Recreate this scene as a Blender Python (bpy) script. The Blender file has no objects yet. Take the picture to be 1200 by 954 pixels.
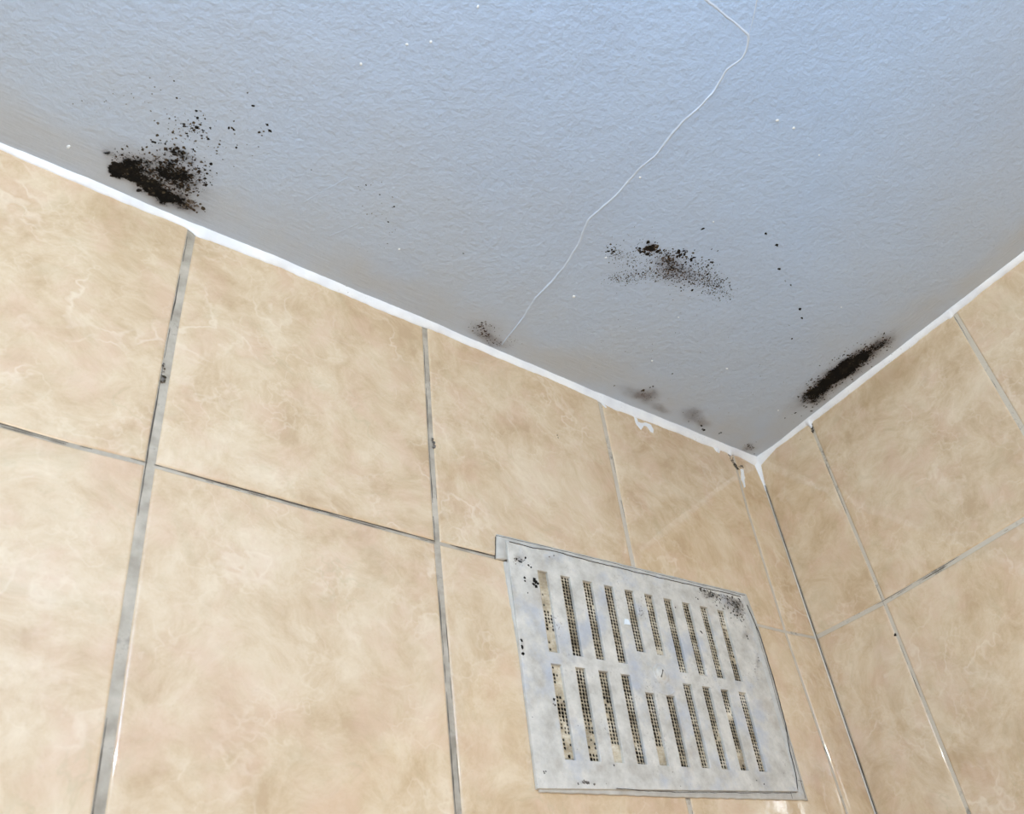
import bpy, bmesh, math, random
from mathutils import Vector, Matrix, noise

scene = bpy.context.scene
COL = scene.collection
H = 2.35            # ceiling height; the room corner is at x=0, y=0
W = 1200.0

# ------------------------------------------------------------------ camera
RM = Matrix(((0.7334, -0.6517, -0.1935), (0.3148, 0.5779, -0.7529), (0.6025, 0.4913, 0.6290)))  # rows: right, down, forward
CAM = Vector((-0.7836, -0.4972, H - 0.6118))
FPX, CX, CY = 1112.95, 152.3, -11.4
cd = bpy.data.cameras.new('camera')
cam = bpy.data.objects.new('camera', cd)
COL.objects.link(cam)
right = Vector(RM[0]).normalized()
fwd = Vector(RM[2]).normalized()
right = (right - fwd * right.dot(fwd)).normalized()
up = right.cross(fwd)
cam.matrix_world = Matrix(((right.x, up.x, -fwd.x, CAM.x), (right.y, up.y, -fwd.y, CAM.y),
                           (right.z, up.z, -fwd.z, CAM.z), (0, 0, 0, 1)))
cd.sensor_fit = 'HORIZONTAL'
cd.sensor_width = 36.0
cd.lens = FPX * 36.0 / W
cd.shift_x = -CX / W
cd.shift_y = CY / W
cd.clip_start = 0.01
cd.dof.use_dof = True
cd.dof.focus_distance = 0.80
cd.dof.aperture_fstop = 14.0
scene.camera = cam

# ------------------------------------------------------------------ world, lights, exposure
world = bpy.data.worlds.new('world')
scene.world = world
world.use_nodes = True
world.node_tree.nodes['Background'].inputs[0].default_value = (0.62, 0.78, 1.0, 1)
world.node_tree.nodes['Background'].inputs[1].default_value = 1.0


def area(name, loc, target, size, size_y, energy, color, shape='RECTANGLE'):
    l = bpy.data.lights.new(name, 'AREA')
    l.shape = shape
    l.size = size
    if shape in ('RECTANGLE', 'ELLIPSE'):
        l.size_y = size_y
    l.energy = energy
    l.color = color
    o = bpy.data.objects.new(name, l)
    COL.objects.link(o)
    o.location = loc
    o.rotation_euler = (Vector(target) - Vector(loc)).to_track_quat('-Z', 'Y').to_euler()
    return o


def point(name, loc, energy, color, radius):
    l = bpy.data.lights.new(name, 'POINT')
    l.energy = energy
    l.color = color
    l.shadow_soft_size = radius
    o = bpy.data.objects.new(name, l)
    COL.objects.link(o)
    o.location = loc
    return o


point('pendant_lamp_light', (-0.98, -0.72, H - 0.29), 12.5, (0.76, 0.88, 1.0), 0.07)
spot = area('ceiling_spot_light', (-1.0, -0.855, H - 0.041), (0.0, -0.1, H - 0.36), 0.011, 0.011, 3.4, (0.85, 0.95, 1.0), 'DISK')
area('low_fill_light', (-0.72, -1.15, 1.0), (-0.62, -0.45, H), 0.6, 0.6, 10.0, (0.90, 0.74, 0.60))  # added warm fill floating inside the room, aimed up at the ceiling

scene.view_settings.view_transform = 'Standard'
scene.view_settings.look = 'None'
scene.view_settings.exposure = 0.04
scene.view_settings.gamma = 1.0
scene.view_settings.use_curve_mapping = False
scene.cycles.max_bounces = 8
scene.cycles.diffuse_bounces = 5
scene.cycles.glossy_bounces = 4
scene.cycles.transparent_max_bounces = 12
scene.cycles.sample_clamp_indirect = 12.0
scene.cycles.use_denoising = True

rng = random.Random(7)


# ------------------------------------------------------------------ helpers
def ray(u, v):
    d = right * ((u - 600 - CX) / FPX) - up * ((v - 477 - CY) / FPX) + fwd
    return d


def on_wall(u, v, off=0.0):          # measured point on the left wall (plane y = -off)
    d = ray(u, v)
    t = (-off - CAM.y) / d.y
    return CAM + d * t


def on_right(u, v, off=0.0):         # plane x = -off
    d = ray(u, v)
    t = (-off - CAM.x) / d.x
    return CAM + d * t


def on_ceiling(u, v, off=0.0):
    d = ray(u, v)
    t = (H - off - CAM.z) / d.z
    return CAM + d * t


def link(name, me, parent=None, kind=None, label=None, cat=None, group=None):
    o = bpy.data.objects.new(name, me)
    COL.objects.link(o)
    if parent is not None:
        o.parent = parent
    if kind:
        o['kind'] = kind
    if label:
        o['label'] = label
    if cat:
        o['category'] = cat
    if group:
        o['group'] = group
    return o


def mesh_from(name, verts, faces, mats, fm=None, smooth=True, attrs=None):
    me = bpy.data.meshes.new(name)
    me.from_pydata([tuple(v) for v in verts], [], faces)
    for m in mats:
        me.materials.append(m)
    if fm:
        me.polygons.foreach_set('material_index', fm)
    me.polygons.foreach_set('use_smooth', [smooth] * len(me.polygons))
    for an, (typ, vals) in (attrs or {}).items():
        a = me.attributes.new(an, typ, 'POINT')
        if typ == 'FLOAT':
            a.data.foreach_set('value', vals)
        else:
            a.data.foreach_set('vector', [c for v in vals for c in v])
    me.update()
    return me


def box_mesh(name, lo, hi, mat):
    x0, y0, z0 = lo
    x1, y1, z1 = hi
    v = [(x0, y0, z0), (x1, y0, z0), (x1, y1, z0), (x0, y1, z0), (x0, y0, z1), (x1, y0, z1), (x1, y1, z1), (x0, y1, z1)]
    f = [(0, 3, 2, 1), (4, 5, 6, 7), (0, 1, 5, 4), (1, 2, 6, 5), (2, 3, 7, 6), (3, 0, 4, 7)]
    return mesh_from(name, v, f, [mat], smooth=False)


def fbm(x, seed, octaves=3, freq=1.0):
    s, a = 0.0, 1.0
    for k in range(octaves):
        s += a * noise.noise(Vector((x * freq, seed * 7.31 + k * 3.1, 0.5)))
        freq *= 2.1
        a *= 0.55
    return s


def lerp_table(t, tab):
    if t <= tab[0][0]:
        return tab[0][1]
    for (a, va), (b, vb) in zip(tab, tab[1:]):
        if t <= b:
            return va + (vb - va) * (t - a) / (b - a)
    return tab[-1][1]


# ------------------------------------------------------------------ node helpers
class NT:
    def __init__(self, name):
        self.m = bpy.data.materials.new(name)
        self.m.use_nodes = True
        self.t = self.m.node_tree
        self.b = self.t.nodes['Principled BSDF']
        self.out = self.t.nodes['Material Output']

    def n(self, kind, **kw):
        nd = self.t.nodes.new(kind)
        for k, v in kw.items():
            if k == 'inp':
                for a, b in v.items():
                    self.put(nd.inputs[a], b)
            else:
                setattr(nd, k, v)
        return nd

    def put(self, sock, v):
        if isinstance(v, bpy.types.NodeSocket):
            self.t.links.new(v, sock)
        else:
            sock.default_value = v

    def noise(self, vec, scale, detail=3, rough=0.55, dist=0.0):
        return self.n('ShaderNodeTexNoise', inp={'Vector': vec, 'Scale': scale, 'Detail': detail, 'Roughness': rough, 'Distortion': dist}).outputs['Fac']

    def noise_c(self, vec, scale, detail=3):
        return self.n('ShaderNodeTexNoise', inp={'Vector': vec, 'Scale': scale, 'Detail': detail}).outputs['Color']

    def ramp(self, fac, stops, interp='LINEAR'):
        r = self.n('ShaderNodeValToRGB', inp={'Fac': fac})
        r.color_ramp.interpolation = interp
        el = r.color_ramp.elements
        while len(el) < len(stops):
            el.new(0.5)
        for e, (p, c) in zip(el, stops):
            e.position = p
            e.color = (c, c, c, 1) if isinstance(c, (int, float)) else (*c, 1)
        return r.outputs['Color']

    def mix(self, fac, a, b, mode='MIX'):
        m = self.n('ShaderNodeMix', data_type='RGBA', blend_type=mode)
        self.put(m.inputs[0], fac)
        for s, v in ((m.inputs[6], a), (m.inputs[7], b)):
            if isinstance(v, tuple) and len(v) == 3:
                v = (*v, 1)
            self.put(s, v)
        return m.outputs[2]

    def math(self, op, a, b=0.0, c=0.0, clamp=False):
        m = self.n('ShaderNodeMath', operation=op, use_clamp=clamp)
        self.put(m.inputs[0], a)
        self.put(m.inputs[1], b)
        self.put(m.inputs[2], c)
        return m.outputs[0]

    def vmath(self, op, a, b=(0, 0, 0)):
        m = self.n('ShaderNodeVectorMath', operation=op)
        self.put(m.inputs[0], a)
        self.put(m.inputs[1], b)
        return m.outputs[0]

    def vscale(self, a, s):
        m = self.n('ShaderNodeVectorMath', operation='SCALE')
        self.put(m.inputs[0], a)
        self.put(m.inputs['Scale'], s)
        return m.outputs[0]

    def obj(self):
        return self.n('ShaderNodeTexCoord').outputs['Object']

    def attr(self, name, out='Fac'):
        return self.n('ShaderNodeAttribute', attribute_name=name).outputs[out]

    def bump(self, height, strength, dist, normal=None):
        b = self.n('ShaderNodeBump', inp={'Height': height, 'Strength': strength, 'Distance': dist})
        if normal is not None:
            self.put(b.inputs['Normal'], normal)
        return b.outputs[0]

    def set(self, **kw):
        names = {'color': 'Base Color', 'rough': 'Roughness', 'normal': 'Normal', 'spec': 'Specular IOR Level', 'alpha': 'Alpha',
                 'metal': 'Metallic', 'coat': 'Coat Weight', 'coat_rough': 'Coat Roughness'}
        for k, v in kw.items():
            if isinstance(v, tuple) and len(v) == 3:
                v = (*v, 1)
            self.put(self.b.inputs[names[k]], v)
        return self.m


def mat_tile():
    t = NT('beige_glazed_tile')
    p = t.vmath('ADD', t.obj(), t.attr('tile_offset', 'Vector'))
    w = t.vscale(t.vmath('SUBTRACT', t.noise_c(p, 9, 3), (0.5, 0.5, 0.5)), 0.10)
    q = t.vmath('ADD', p, w)
    clouds = t.math('ADD', t.math('MULTIPLY', t.noise(q, 30, 8, 0.72), 0.75), t.math('MULTIPLY', t.noise(p, 8, 3), 0.25))
    base = t.ramp(clouds, [(0.38, (0.53, 0.395, 0.250)), (0.46, (0.60, 0.465, 0.308)), (0.53, (0.655, 0.53, 0.370)), (0.66, (0.735, 0.625, 0.47))])
    pink = t.ramp(t.noise(p, 34, 4), [(0.48, 0.0), (0.66, 1.0)])
    base = t.mix(t.math('MULTIPLY', pink, 0.38), base, (0.66, 0.46, 0.345))
    olive = t.ramp(t.noise(t.vmath('ADD', q, (5, 3, 1)), 42, 5), [(0.55, 0.0), (0.75, 1.0)])
    base = t.mix(t.math('MULTIPLY', olive, 0.30), base, (0.50, 0.43, 0.28))
    # thin pale veins: ridges of a distorted noise
    w2 = t.vscale(t.vmath('SUBTRACT', t.noise_c(p, 40, 3), (0.5, 0.5, 0.5)), 0.03)
    v1 = t.noise(t.vmath('ADD', p, w2), 22, 3, 0.5)
    ridge = t.math('ABSOLUTE', t.math('SUBTRACT', v1, 0.5))
    vein = t.ramp(ridge, [(0.0, 1.0), (0.030, 0.0)])
    gate = t.ramp(t.noise(p, 17, 3), [(0.48, 0.0), (0.66, 1.0)])
    base = t.mix(t.math('MULTIPLY', t.math('MULTIPLY', vein, gate), 0.50), base, (0.82, 0.74, 0.60))
    v3 = t.ramp(t.math('ABSOLUTE', t.math('SUBTRACT', t.noise(t.vmath('ADD', p, t.vscale(t.noise_c(p, 70, 2), 0.012)), 48, 3, 0.5), 0.5)), [(0.0, 1.0), (0.035, 0.0)])
    base = t.mix(t.math('MULTIPLY', t.math('MULTIPLY', v3, t.ramp(t.noise(p, 21, 2), [(0.46, 0.0), (0.6, 1.0)])), 0.26), base, (0.80, 0.71, 0.56))
    v2 = t.noise(t.vmath('ADD', q, (2, 7, 4)), 19, 4, 0.5)
    dv = t.ramp(t.math('ABSOLUTE', t.math('SUBTRACT', v2, 0.5)), [(0.0, 1.0), (0.012, 0.0)])
    g2 = t.ramp(t.noise(t.vmath('ADD', p, (9, 1, 3)), 13, 2), [(0.56, 0.0), (0.66, 1.0)])
    base = t.mix(t.math('MULTIPLY', t.math('MULTIPLY', dv, g2), 0.30), base, (0.48, 0.42, 0.27))
    specks = t.ramp(t.noise(p, 620, 2), [(0.30, 1.0), (0.37, 0.0)])
    base = t.mix(t.math('MULTIPLY', specks, 0.12), base, (0.40, 0.30, 0.19))
    h = t.math('ADD', t.math('MULTIPLY', t.noise(p, 34, 2), 0.8), t.math('MULTIPLY', t.noise(p, 210, 1), 0.045))
    nrm = t.bump(h, 0.20, 0.0012)
    rough = t.math('ADD', 0.03, t.math('MULTIPLY', t.noise(p, 60, 3), 0.04))
    return t.set(color=base, rough=rough, normal=nrm, spec=1.0)


def mat_grout(name='grey_grout', light=False):
    t = NT(name)
    p = t.obj()
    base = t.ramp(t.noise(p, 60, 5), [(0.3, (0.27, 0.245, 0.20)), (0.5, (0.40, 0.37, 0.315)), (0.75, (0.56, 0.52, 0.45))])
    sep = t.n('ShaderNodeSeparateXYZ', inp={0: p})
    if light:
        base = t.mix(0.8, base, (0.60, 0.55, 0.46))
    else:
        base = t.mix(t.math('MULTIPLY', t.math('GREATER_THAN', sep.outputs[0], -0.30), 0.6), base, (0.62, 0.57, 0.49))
    st = t.ramp(t.noise(p, 30, 5, 0.75), [(0.56, 0.0), (0.68, 1.0)])
    base = t.mix(t.math('MULTIPLY', st, 0.75), base, (0.10, 0.10, 0.09))
    nrm = t.bump(t.noise(p, 500, 3), 0.4, 0.0006)
    return t.set(color=base, rough=0.8, normal=nrm)


def mat_ceiling():
    t = NT('blue_grey_ceiling_paint')
    p = t.obj()
    sep = t.n('ShaderNodeSeparateXYZ', inp={0: p})
    x, y = sep.outputs[0], sep.outputs[1]
    # orange-peel roller stipple
    a = t.noise(p, 230, 3, 0.6)
    b = t.n('ShaderNodeTexVoronoi', feature='SMOOTH_F1', inp={'Vector': t.vmath('ADD', p, t.vscale(t.noise_c(p, 120, 2), 0.006)), 'Scale': 210}).outputs['Distance']
    roller = t.math('ADD', a, t.math('MULTIPLY', b, -0.35))
    # brushed band beside each wall, streaks run along the wall
    sl = t.noise(t.vmath('MULTIPLY', p, (45, 380, 1)), 1.0, 3)
    sr = t.noise(t.vmath('MULTIPLY', p, (380, 45, 1)), 1.0, 3)
    wob = t.math('MULTIPLY', t.noise(p, 12, 2), 0.05)
    ml = t.math('SUBTRACT', 1.0, t.math('DIVIDE', t.math('ADD', t.math('MULTIPLY', y, -1.0), t.math('MULTIPLY', wob, -1.0)), 0.045), clamp=True)
    mr = t.math('SUBTRACT', 1.0, t.math('DIVIDE', t.math('ADD', t.math('MULTIPLY', x, -1.0), t.math('MULTIPLY', wob, -1.0)), 0.045), clamp=True)
    h = t.mix(t.math('MULTIPLY', ml, 0.75), roller, t.math('MULTIPLY', sl, 0.6))
    h = t.mix(t.math('MULTIPLY', mr, 0.75), h, t.math('MULTIPLY', sr, 0.6))
    nrm = t.bump(h, 0.6, 0.0017)
    nrm = t.bump(t.noise(p, 28, 2), 0.3, 0.004, nrm)
    base = t.ramp(t.noise(p, 9, 4), [(0.3, (0.40, 0.575, 0.88)), (0.7, (0.43, 0.615, 0.93))])
    bounce_tint = t.math('MULTIPLY', t.math('MAXIMUM', t.math('SUBTRACT', 1.0, t.math('DIVIDE', t.math('MULTIPLY', y, -1.0), 0.36), clamp=True), t.math('SUBTRACT', 1.0, t.math('DIVIDE', t.math('MULTIPLY', x, -1.0), 0.30), clamp=True)), t.math('ADD', 0.55, t.math('MULTIPLY', t.noise(p, 14, 4), 0.7)), clamp=True)  # tile bounce painted into the colour, greyer towards both walls
    base = t.mix(t.math('MULTIPLY', bounce_tint, 0.85), base, (0.47, 0.525, 0.585))
    grey_mottle = t.ramp(t.math('MULTIPLY', t.math('MAXIMUM', ml, mr), t.noise(p, 20, 4)), [(0.20, 0.0), (0.6, 1.0)])  # broken grey mottling inside the brushed bands
    base = t.mix(t.math('MULTIPLY', grey_mottle, 0.5), base, (0.47, 0.49, 0.50))
    return t.set(color=base, rough=0.50, normal=nrm, spec=0.45)


def mat_plain(name, col, rough=0.6, bump=0.0, bscale=300, var=0.0, vscale=40, spec=0.5):
    t = NT(name)
    p = t.obj()
    c = (*col, 1)
    if var:
        lo = tuple(k * (1 - var) for k in col)
        hi = tuple(min(1, k * (1 + var)) for k in col)
        c = t.ramp(t.noise(p, vscale, 4), [(0.3, lo), (0.7, hi)])
    t.set(color=c, rough=rough, spec=spec)
    if bump:
        t.set(normal=t.bump(t.noise(p, bscale, 3), bump, 0.001))
    return t.m


def mat_caulk():
    t = NT('white_sealant')
    p = t.obj()
    base = t.ramp(t.noise(p, 45, 4), [(0.35, (0.74, 0.79, 0.86)), (0.6, (0.84, 0.89, 0.94))])
    st = t.ramp(t.noise(p, 420, 3, 0.7), [(0.63, 0.0), (0.70, 1.0)])
    gate = t.ramp(t.noise(p, 11, 3), [(0.52, 0.0), (0.62, 1.0)])
    base = t.mix(t.math('MULTIPLY', t.math('MULTIPLY', st, gate), 0.6), base, (0.25, 0.24, 0.22))
    nrm = t.bump(t.noise(p, 160, 3), 0.45, 0.001)
    return t.set(color=base, rough=0.42, normal=nrm)


def mat_mould_film():
    t = NT('mould_film')
    p = t.obj()
    d = t.attr('growth')
    n1 = t.noise(p, 700, 4, 0.7)
    n2 = t.noise(p, 190, 5, 0.65)
    s = t.math('ADD', t.math('MULTIPLY', n1, 1.2), t.math('MULTIPLY', n2, 1.2))
    a = t.math('MULTIPLY', t.math('SUBTRACT', t.math('ADD', d, s), 1.52), 3.2, clamp=True)
    soft = t.math('MULTIPLY', t.attr('stain'), t.math('ADD', 0.35, n2), clamp=True)
    alpha = t.math('MAXIMUM', a, soft)
    col = t.ramp(t.math('MULTIPLY', a, t.math('ADD', 0.3, n2)), [(0.0, (0.17, 0.115, 0.085)), (0.35, (0.045, 0.036, 0.024)), (0.8, (0.007, 0.007, 0.007))])
    return t.set(color=col, rough=0.9, alpha=alpha, spec=0.1)


def mat_vent():
    t = NT('aged_vent_paint')
    p = t.obj()
    base = t.ramp(t.noise(p, 55, 7, 0.72), [(0.30, (0.42, 0.41, 0.38)), (0.5, (0.57, 0.57, 0.54)), (0.70, (0.71, 0.70, 0.66))])
    blue = t.ramp(t.noise(t.vmath('ADD', p, (3, 0, 1)), 24, 6, 0.65), [(0.50, 0.0), (0.64, 1.0)])
    base = t.mix(t.math('MULTIPLY', blue, 0.6), base, (0.41, 0.47, 0.58))
    br = t.ramp(t.noise(t.vmath('ADD', p, (1, 0, 6)), 34, 5), [(0.58, 0.0), (0.76, 1.0)])
    base = t.mix(t.math('MULTIPLY', br, 0.45), base, (0.36, 0.30, 0.24))
    sp = t.ramp(t.noise(p, 520, 3, 0.6), [(0.61, 0.0), (0.68, 1.0)])
    gate = t.ramp(t.noise(p, 26, 3), [(0.5, 0.0), (0.7, 1.0)])
    base = t.mix(t.math('MULTIPLY', t.math('MULTIPLY', sp, gate), 0.7), base, (0.10, 0.09, 0.08))
    nrm = t.bump(t.math('ADD', t.noise(p, 70, 4), t.math('MULTIPLY', t.noise(p, 500, 2), 0.2)), 0.6, 0.0014)
    return t.set(color=base, rough=0.55, normal=nrm)


def mat_screen():
    t = NT('dusty_screen')
    p = t.obj()
    base = t.ramp(t.noise(p, 55, 5), [(0.32, (0.22, 0.18, 0.12)), (0.5, (0.48, 0.42, 0.31)), (0.68, (0.74, 0.69, 0.58))])
    nrm = t.bump(t.noise(p, 900, 2), 0.5, 0.0006)
    return t.set(color=base, rough=0.8, normal=nrm)


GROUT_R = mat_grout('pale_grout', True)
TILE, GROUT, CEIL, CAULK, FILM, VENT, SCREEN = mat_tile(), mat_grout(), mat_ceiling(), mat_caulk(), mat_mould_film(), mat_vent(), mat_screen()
BLACK = mat_plain('mould_black', (0.012, 0.011, 0.010), 0.9, var=0.5, vscale=300, spec=0.1)
BROWN = mat_plain('mould_brown', (0.060, 0.050, 0.036), 0.9, var=0.5, vscale=300, spec=0.1)
GREYM = mat_plain('mould_grey', (0.14, 0.13, 0.12), 0.9, var=0.3, vscale=300, spec=0.1)
PAINTW = mat_plain('ceiling_paint_ridge', (0.52, 0.64, 0.82), 0.45, bump=0.3, bscale=250, var=0.08)
NIB = mat_plain('paint_lump_white', (0.76, 0.84, 0.92), 0.4)
MORTAR = mat_plain('grey_filler', (0.50, 0.50, 0.475), 0.7, bump=0.5, bscale=260, var=0.14, vscale=90)
DARK = mat_plain('dark_gap', (0.075, 0.066, 0.055), 0.9)
DUCT = mat_plain('duct_dark', (0.012, 0.010, 0.008), 0.9, var=0.4)
PLAINWALL = mat_plain('plain_beige_wall', (0.62, 0.52, 0.39), 0.4, var=0.05, vscale=6)
FLOORM = mat_plain('beige_floor', (0.50, 0.42, 0.32), 0.4, var=0.1, vscale=8)
WHITEP = mat_plain('white_frame_paint', (0.80, 0.80, 0.78), 0.35)


# ------------------------------------------------------------------ the setting
XL, YB = -2.20, -1.90


# vent opening in the left wall (x range, z range), hidden behind the vent plate
HX0, HX1, HZ0, HZ1 = -0.366, -0.116, H - 0.384, H - 0.222

# vertical joints of the left wall: x as a function of depth below the ceiling; half width of joint
def vtab(pts):
    return sorted(pts)


V1 = ([(0.0, -0.6412), (0.12, -0.6430), (0.2245, -0.6434), (0.336, -0.6422), (0.43, -0.6408)], 0.0029)
V2 = ([(0.0, -0.4408), (0.128, -0.4426), (0.228, -0.4432), (0.33, -0.4421), (0.42, -0.4412)], 0.0024)
V3 = ([(0.0, -0.2395), (0.10, -0.2408), (0.20, -0.2426), (0.40, -0.2383)], 0.0023)
V4 = ([(0.0, -0.0405), (0.0857, -0.0467), (0.227, -0.0485), (0.40, -0.0425)], 0.0016)
VC = ([(0.0, 0.0)], 0.0010)


def straight(x, hw=0.0024):
    return ([(0.0, x)], hw)


LV = [straight(-2.2, 0), straight(-2.043), straight(-1.843), straight(-1.643), straight(-1.443), straight(-1.243), straight(-1.043), straight(-0.843), V1, V2, V3, V4, VC]
LH0 = [(-3, 0.0005), (0, 0.0005)]
LH1 = [(-0.723, 0.2245), (-0.69, 0.2258), (-0.6436, 0.2250), (-0.55, 0.2268), (-0.444, 0.2280), (-0.39, 0.2275), (-0.093, 0.2275), (-0.048, 0.2270), (-0.004, 0.2250)]
# right wall: coordinate s = y
R1 = ([(0.0, -0.0825), (0.23, -0.0857), (0.43, -0.0862)], 0.0016)
R2 = ([(0.0, -0.2800), (0.16, -0.2816), (0.5, -0.2825)], 0.0024)
RV = [straight(-1.9, 0), straight(-1.683), straight(-1.483), straight(-1.283), straight(-1.083), straight(-0.883), straight(-0.683), straight(-0.483), R2, R1, VC]
RH1 = [(-0.37, 0.2322), (-0.244, 0.2318), (-0.1704, 0.2314), (-0.0856, 0.2303), (0.0, 0.2245)]


def tiled_wall(name, verticals, row1, row1_hw, toworld, hole=None):
    """glazed tiles with rounded edges standing proud of a recessed grout bed; toworld(s, depth_below_ceiling, out)"""
    verts, faces, fm, offs = [], [], [], []
    rows = [(lambda s: 0.0005, 0.0), (lambda s: lerp_table(s, row1), row1_hw)]
    for k in range(1, 9):
        rows.append((lambda s, k=k: lerp_table(s, row1) + 0.25 * k, 0.0018))
    rows[-1] = (lambda s: H - 0.001, 0.0)
    PROF = [(0.0, -0.0011), (0.00035, -0.00055), (0.0009, -0.00020), (0.0017, -0.00004), (0.0026, 0.0)]
    r = random.Random(len(name) * 3 + 11)
    for ri in range(len(rows) - 1):
        (zt, ht), (zb, hb) = rows[ri], rows[ri + 1]
        for ci in range(len(verticals) - 1):
            (xl, hl), (xr, hr) = verticals[ci], verticals[ci + 1]
            if ri > 3 and False:
                continue
            zmid = 0.1
            xa, xb = lerp_table(zmid, xl), lerp_table(zmid, xr)
            wdt = xb - xa
            hgt = zb(xa) - zt(xa)
            fine = ri < 2 and xa > -1.1
            nx = max(1, int(wdt / (0.008 if fine else 0.07)))
            nz = max(1, int(hgt / (0.008 if fine else 0.07)))

            def params(n, L):
                e = [(d / L, h) for d, h in PROF]
                inner = [(PROF[-1][0] + (L - 2 * PROF[-1][0]) * k / n) / L for k in range(1, n)]
                return e + [(q, 0.0) for q in inner] + [(1 - a, b) for a, b in reversed(e)]
            pu, pv = params(nx, wdt), params(nz, hgt)
            off = (r.uniform(0, 40), r.uniform(0, 40), r.uniform(0, 40))
            tilt = (r.uniform(-1, 1) * 0.00025, r.uniform(-1, 1) * 0.00025)
            base = len(verts)
            for u, hu in pu:
                for v, hv in pv:
                    zn = zt(xa) + hgt * v
                    a = lerp_table(zn, xl) + hl
                    b = lerp_table(zn, xr) - hr
                    s = a + (b - a) * u
                    z0, z1 = zt(s) + ht, zb(s) - hb
                    z = z0 + (z1 - z0) * v
                    out = min(hu, hv)
                    if out == 0.0:
                        out = tilt[0] * (u - .5) + tilt[1] * (v - .5)
                    verts.append(toworld(s, z, out))
                    offs.append(off)
            m = len(pv)
            for i in range(len(pu) - 1):
                for j in range(m - 1):
                    q = (base + i * m + j, base + (i + 1) * m + j, base + (i + 1) * m + j + 1, base + i * m + j + 1)
                    if hole and hole([verts[k] for k in q]):
                        continue
                    faces.append(q)
                    fm.append(0)
    # grout bed
    s0, s1 = verticals[0][0][0][1], 0.0
    NG, MG = int((s1 - s0) / 0.01), int(H / 0.01)
    base = len(verts)
    for i in range(NG + 1):
        for j in range(MG + 1):
            s = s0 + (s1 - s0) * i / NG
            z = H * j / MG
            verts.append(toworld(s, z, -0.00085 + 0.00012 * noise.noise(Vector((s * 60, z * 60, 2)))))
            offs.append((0, 0, 0))
    for i in range(NG):
        for j in range(MG):
            q = (base + i * (MG + 1) + j, base + (i + 1) * (MG + 1) + j, base + (i + 1) * (MG + 1) + j + 1, base + i * (MG + 1) + j + 1)
            if hole and hole([verts[k] for k in q]):
                continue
            faces.append(q)
            fm.append(1)
    # wall body behind
    base = len(verts)
    for o in (-0.045, -0.14):
        for s, z in ((s0, 0), (s1, 0), (s1, H), (s0, H)):
            verts.append(toworld(s, z, o))
            offs.append((0, 0, 0))
    for q in ((0, 1, 2, 3), (4, 7, 6, 5), (0, 4, 5, 1), (1, 5, 6, 2), (2, 6, 7, 3), (3, 7, 4, 0)):
        faces.append(tuple(base + k for k in q))
        fm.append(1)
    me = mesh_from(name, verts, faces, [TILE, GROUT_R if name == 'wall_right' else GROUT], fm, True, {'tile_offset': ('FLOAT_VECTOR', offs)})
    bm = bmesh.new()
    bm.from_mesh(me)
    bmesh.ops.recalc_face_normals(bm, faces=bm.faces)
    bm.to_mesh(me)
    bm.free()
    return me


def in_hole(vs):
    cx = sum(v[0] for v in vs) / 4
    cz = sum(v[2] for v in vs) / 4
    return HX0 < cx < HX1 and HZ0 < cz < HZ1


def fix_normals(me, want):
    flip = []
    for p in me.polygons:
        if p.normal.dot(want) < -0.2:
            flip.append(p.index)
    if flip:
        bm = bmesh.new()
        bm.from_mesh(me)
        bm.faces.ensure_lookup_table()
        bmesh.ops.reverse_faces(bm, faces=[bm.faces[i] for i in flip])
        bm.to_mesh(me)
        bm.free()


wl = tiled_wall('wall_left', LV, LH1, 0.0014, lambda s, z, o: (s, -o, H - z), in_hole)
fix_normals(wl, Vector((0, -1, 0)))
wall_left = link('wall_left', wl, kind='structure')
wr = tiled_wall('wall_right', RV, RH1, 0.0021, lambda s, z, o: (-o, s, H - z))
fix_normals(wr, Vector((-1, 0, 0)))
wall_right = link('wall_right', wr, kind='structure')

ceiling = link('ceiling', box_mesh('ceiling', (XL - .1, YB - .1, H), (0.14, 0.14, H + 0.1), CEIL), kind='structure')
link('floor', box_mesh('floor', (XL - .1, YB - .1, -0.1), (0.14, 0.14, 0.0), FLOORM), kind='structure')
link('wall_far', box_mesh('wall_far', (XL - .1, YB - .1, 0), (XL, 0.14, H), PLAINWALL), kind='structure')
# wall behind the camera with a window opening
wx0, wx1, wz0, wz1 = -1.45, -0.35, 0.75, 1.85
v, f = [], []
for (a, b, c, d) in ((XL, wx0, 0, H), (wx1, 0.0, 0, H), (wx0, wx1, 0, wz0), (wx0, wx1, wz1, H)):
    k = len(v)
    for y in (YB - 0.1, YB):
        v += [(a, y, c), (b, y, c), (b, y, d), (a, y, d)]
    f += [tuple(k + i for i in q) for q in ((0, 1, 2, 3), (7, 6, 5, 4), (0, 4, 5, 1), (1, 5, 6, 2), (2, 6, 7, 3), (3, 7, 4, 0))]
link('wall_back', mesh_from('wall_back', v, f, [PLAINWALL], smooth=False), kind='structure')
v, f = [], []
for (a, b, c, d) in ((wx0, wx1, wz0, wz0 + .05), (wx0, wx1, wz1 - .05, wz1), (wx0, wx0 + .05, wz0 + .05, wz1 - .05), (wx1 - .05, wx1, wz0 + .05, wz1 - .05), (-.92, -.88, wz0 + .05, wz1 - .05)):
    k = len(v)
    for y in (YB - 0.08, YB - 0.03):
        v += [(a, y, c), (b, y, c), (b, y, d), (a, y, d)]
    f += [tuple(k + i for i in q) for q in ((0, 1, 2, 3), (7, 6, 5, 4), (0, 4, 5, 1), (1, 5, 6, 2), (2, 6, 7, 3), (3, 7, 4, 0))]
win = link('window_1', mesh_from('window_1', v, f, [WHITEP], smooth=False), kind='structure')
gt = NT('window_glass')
tr = gt.n('ShaderNodeBsdfTransparent')
mx = gt.n('ShaderNodeMixShader', inp={0: 0.12})
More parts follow.
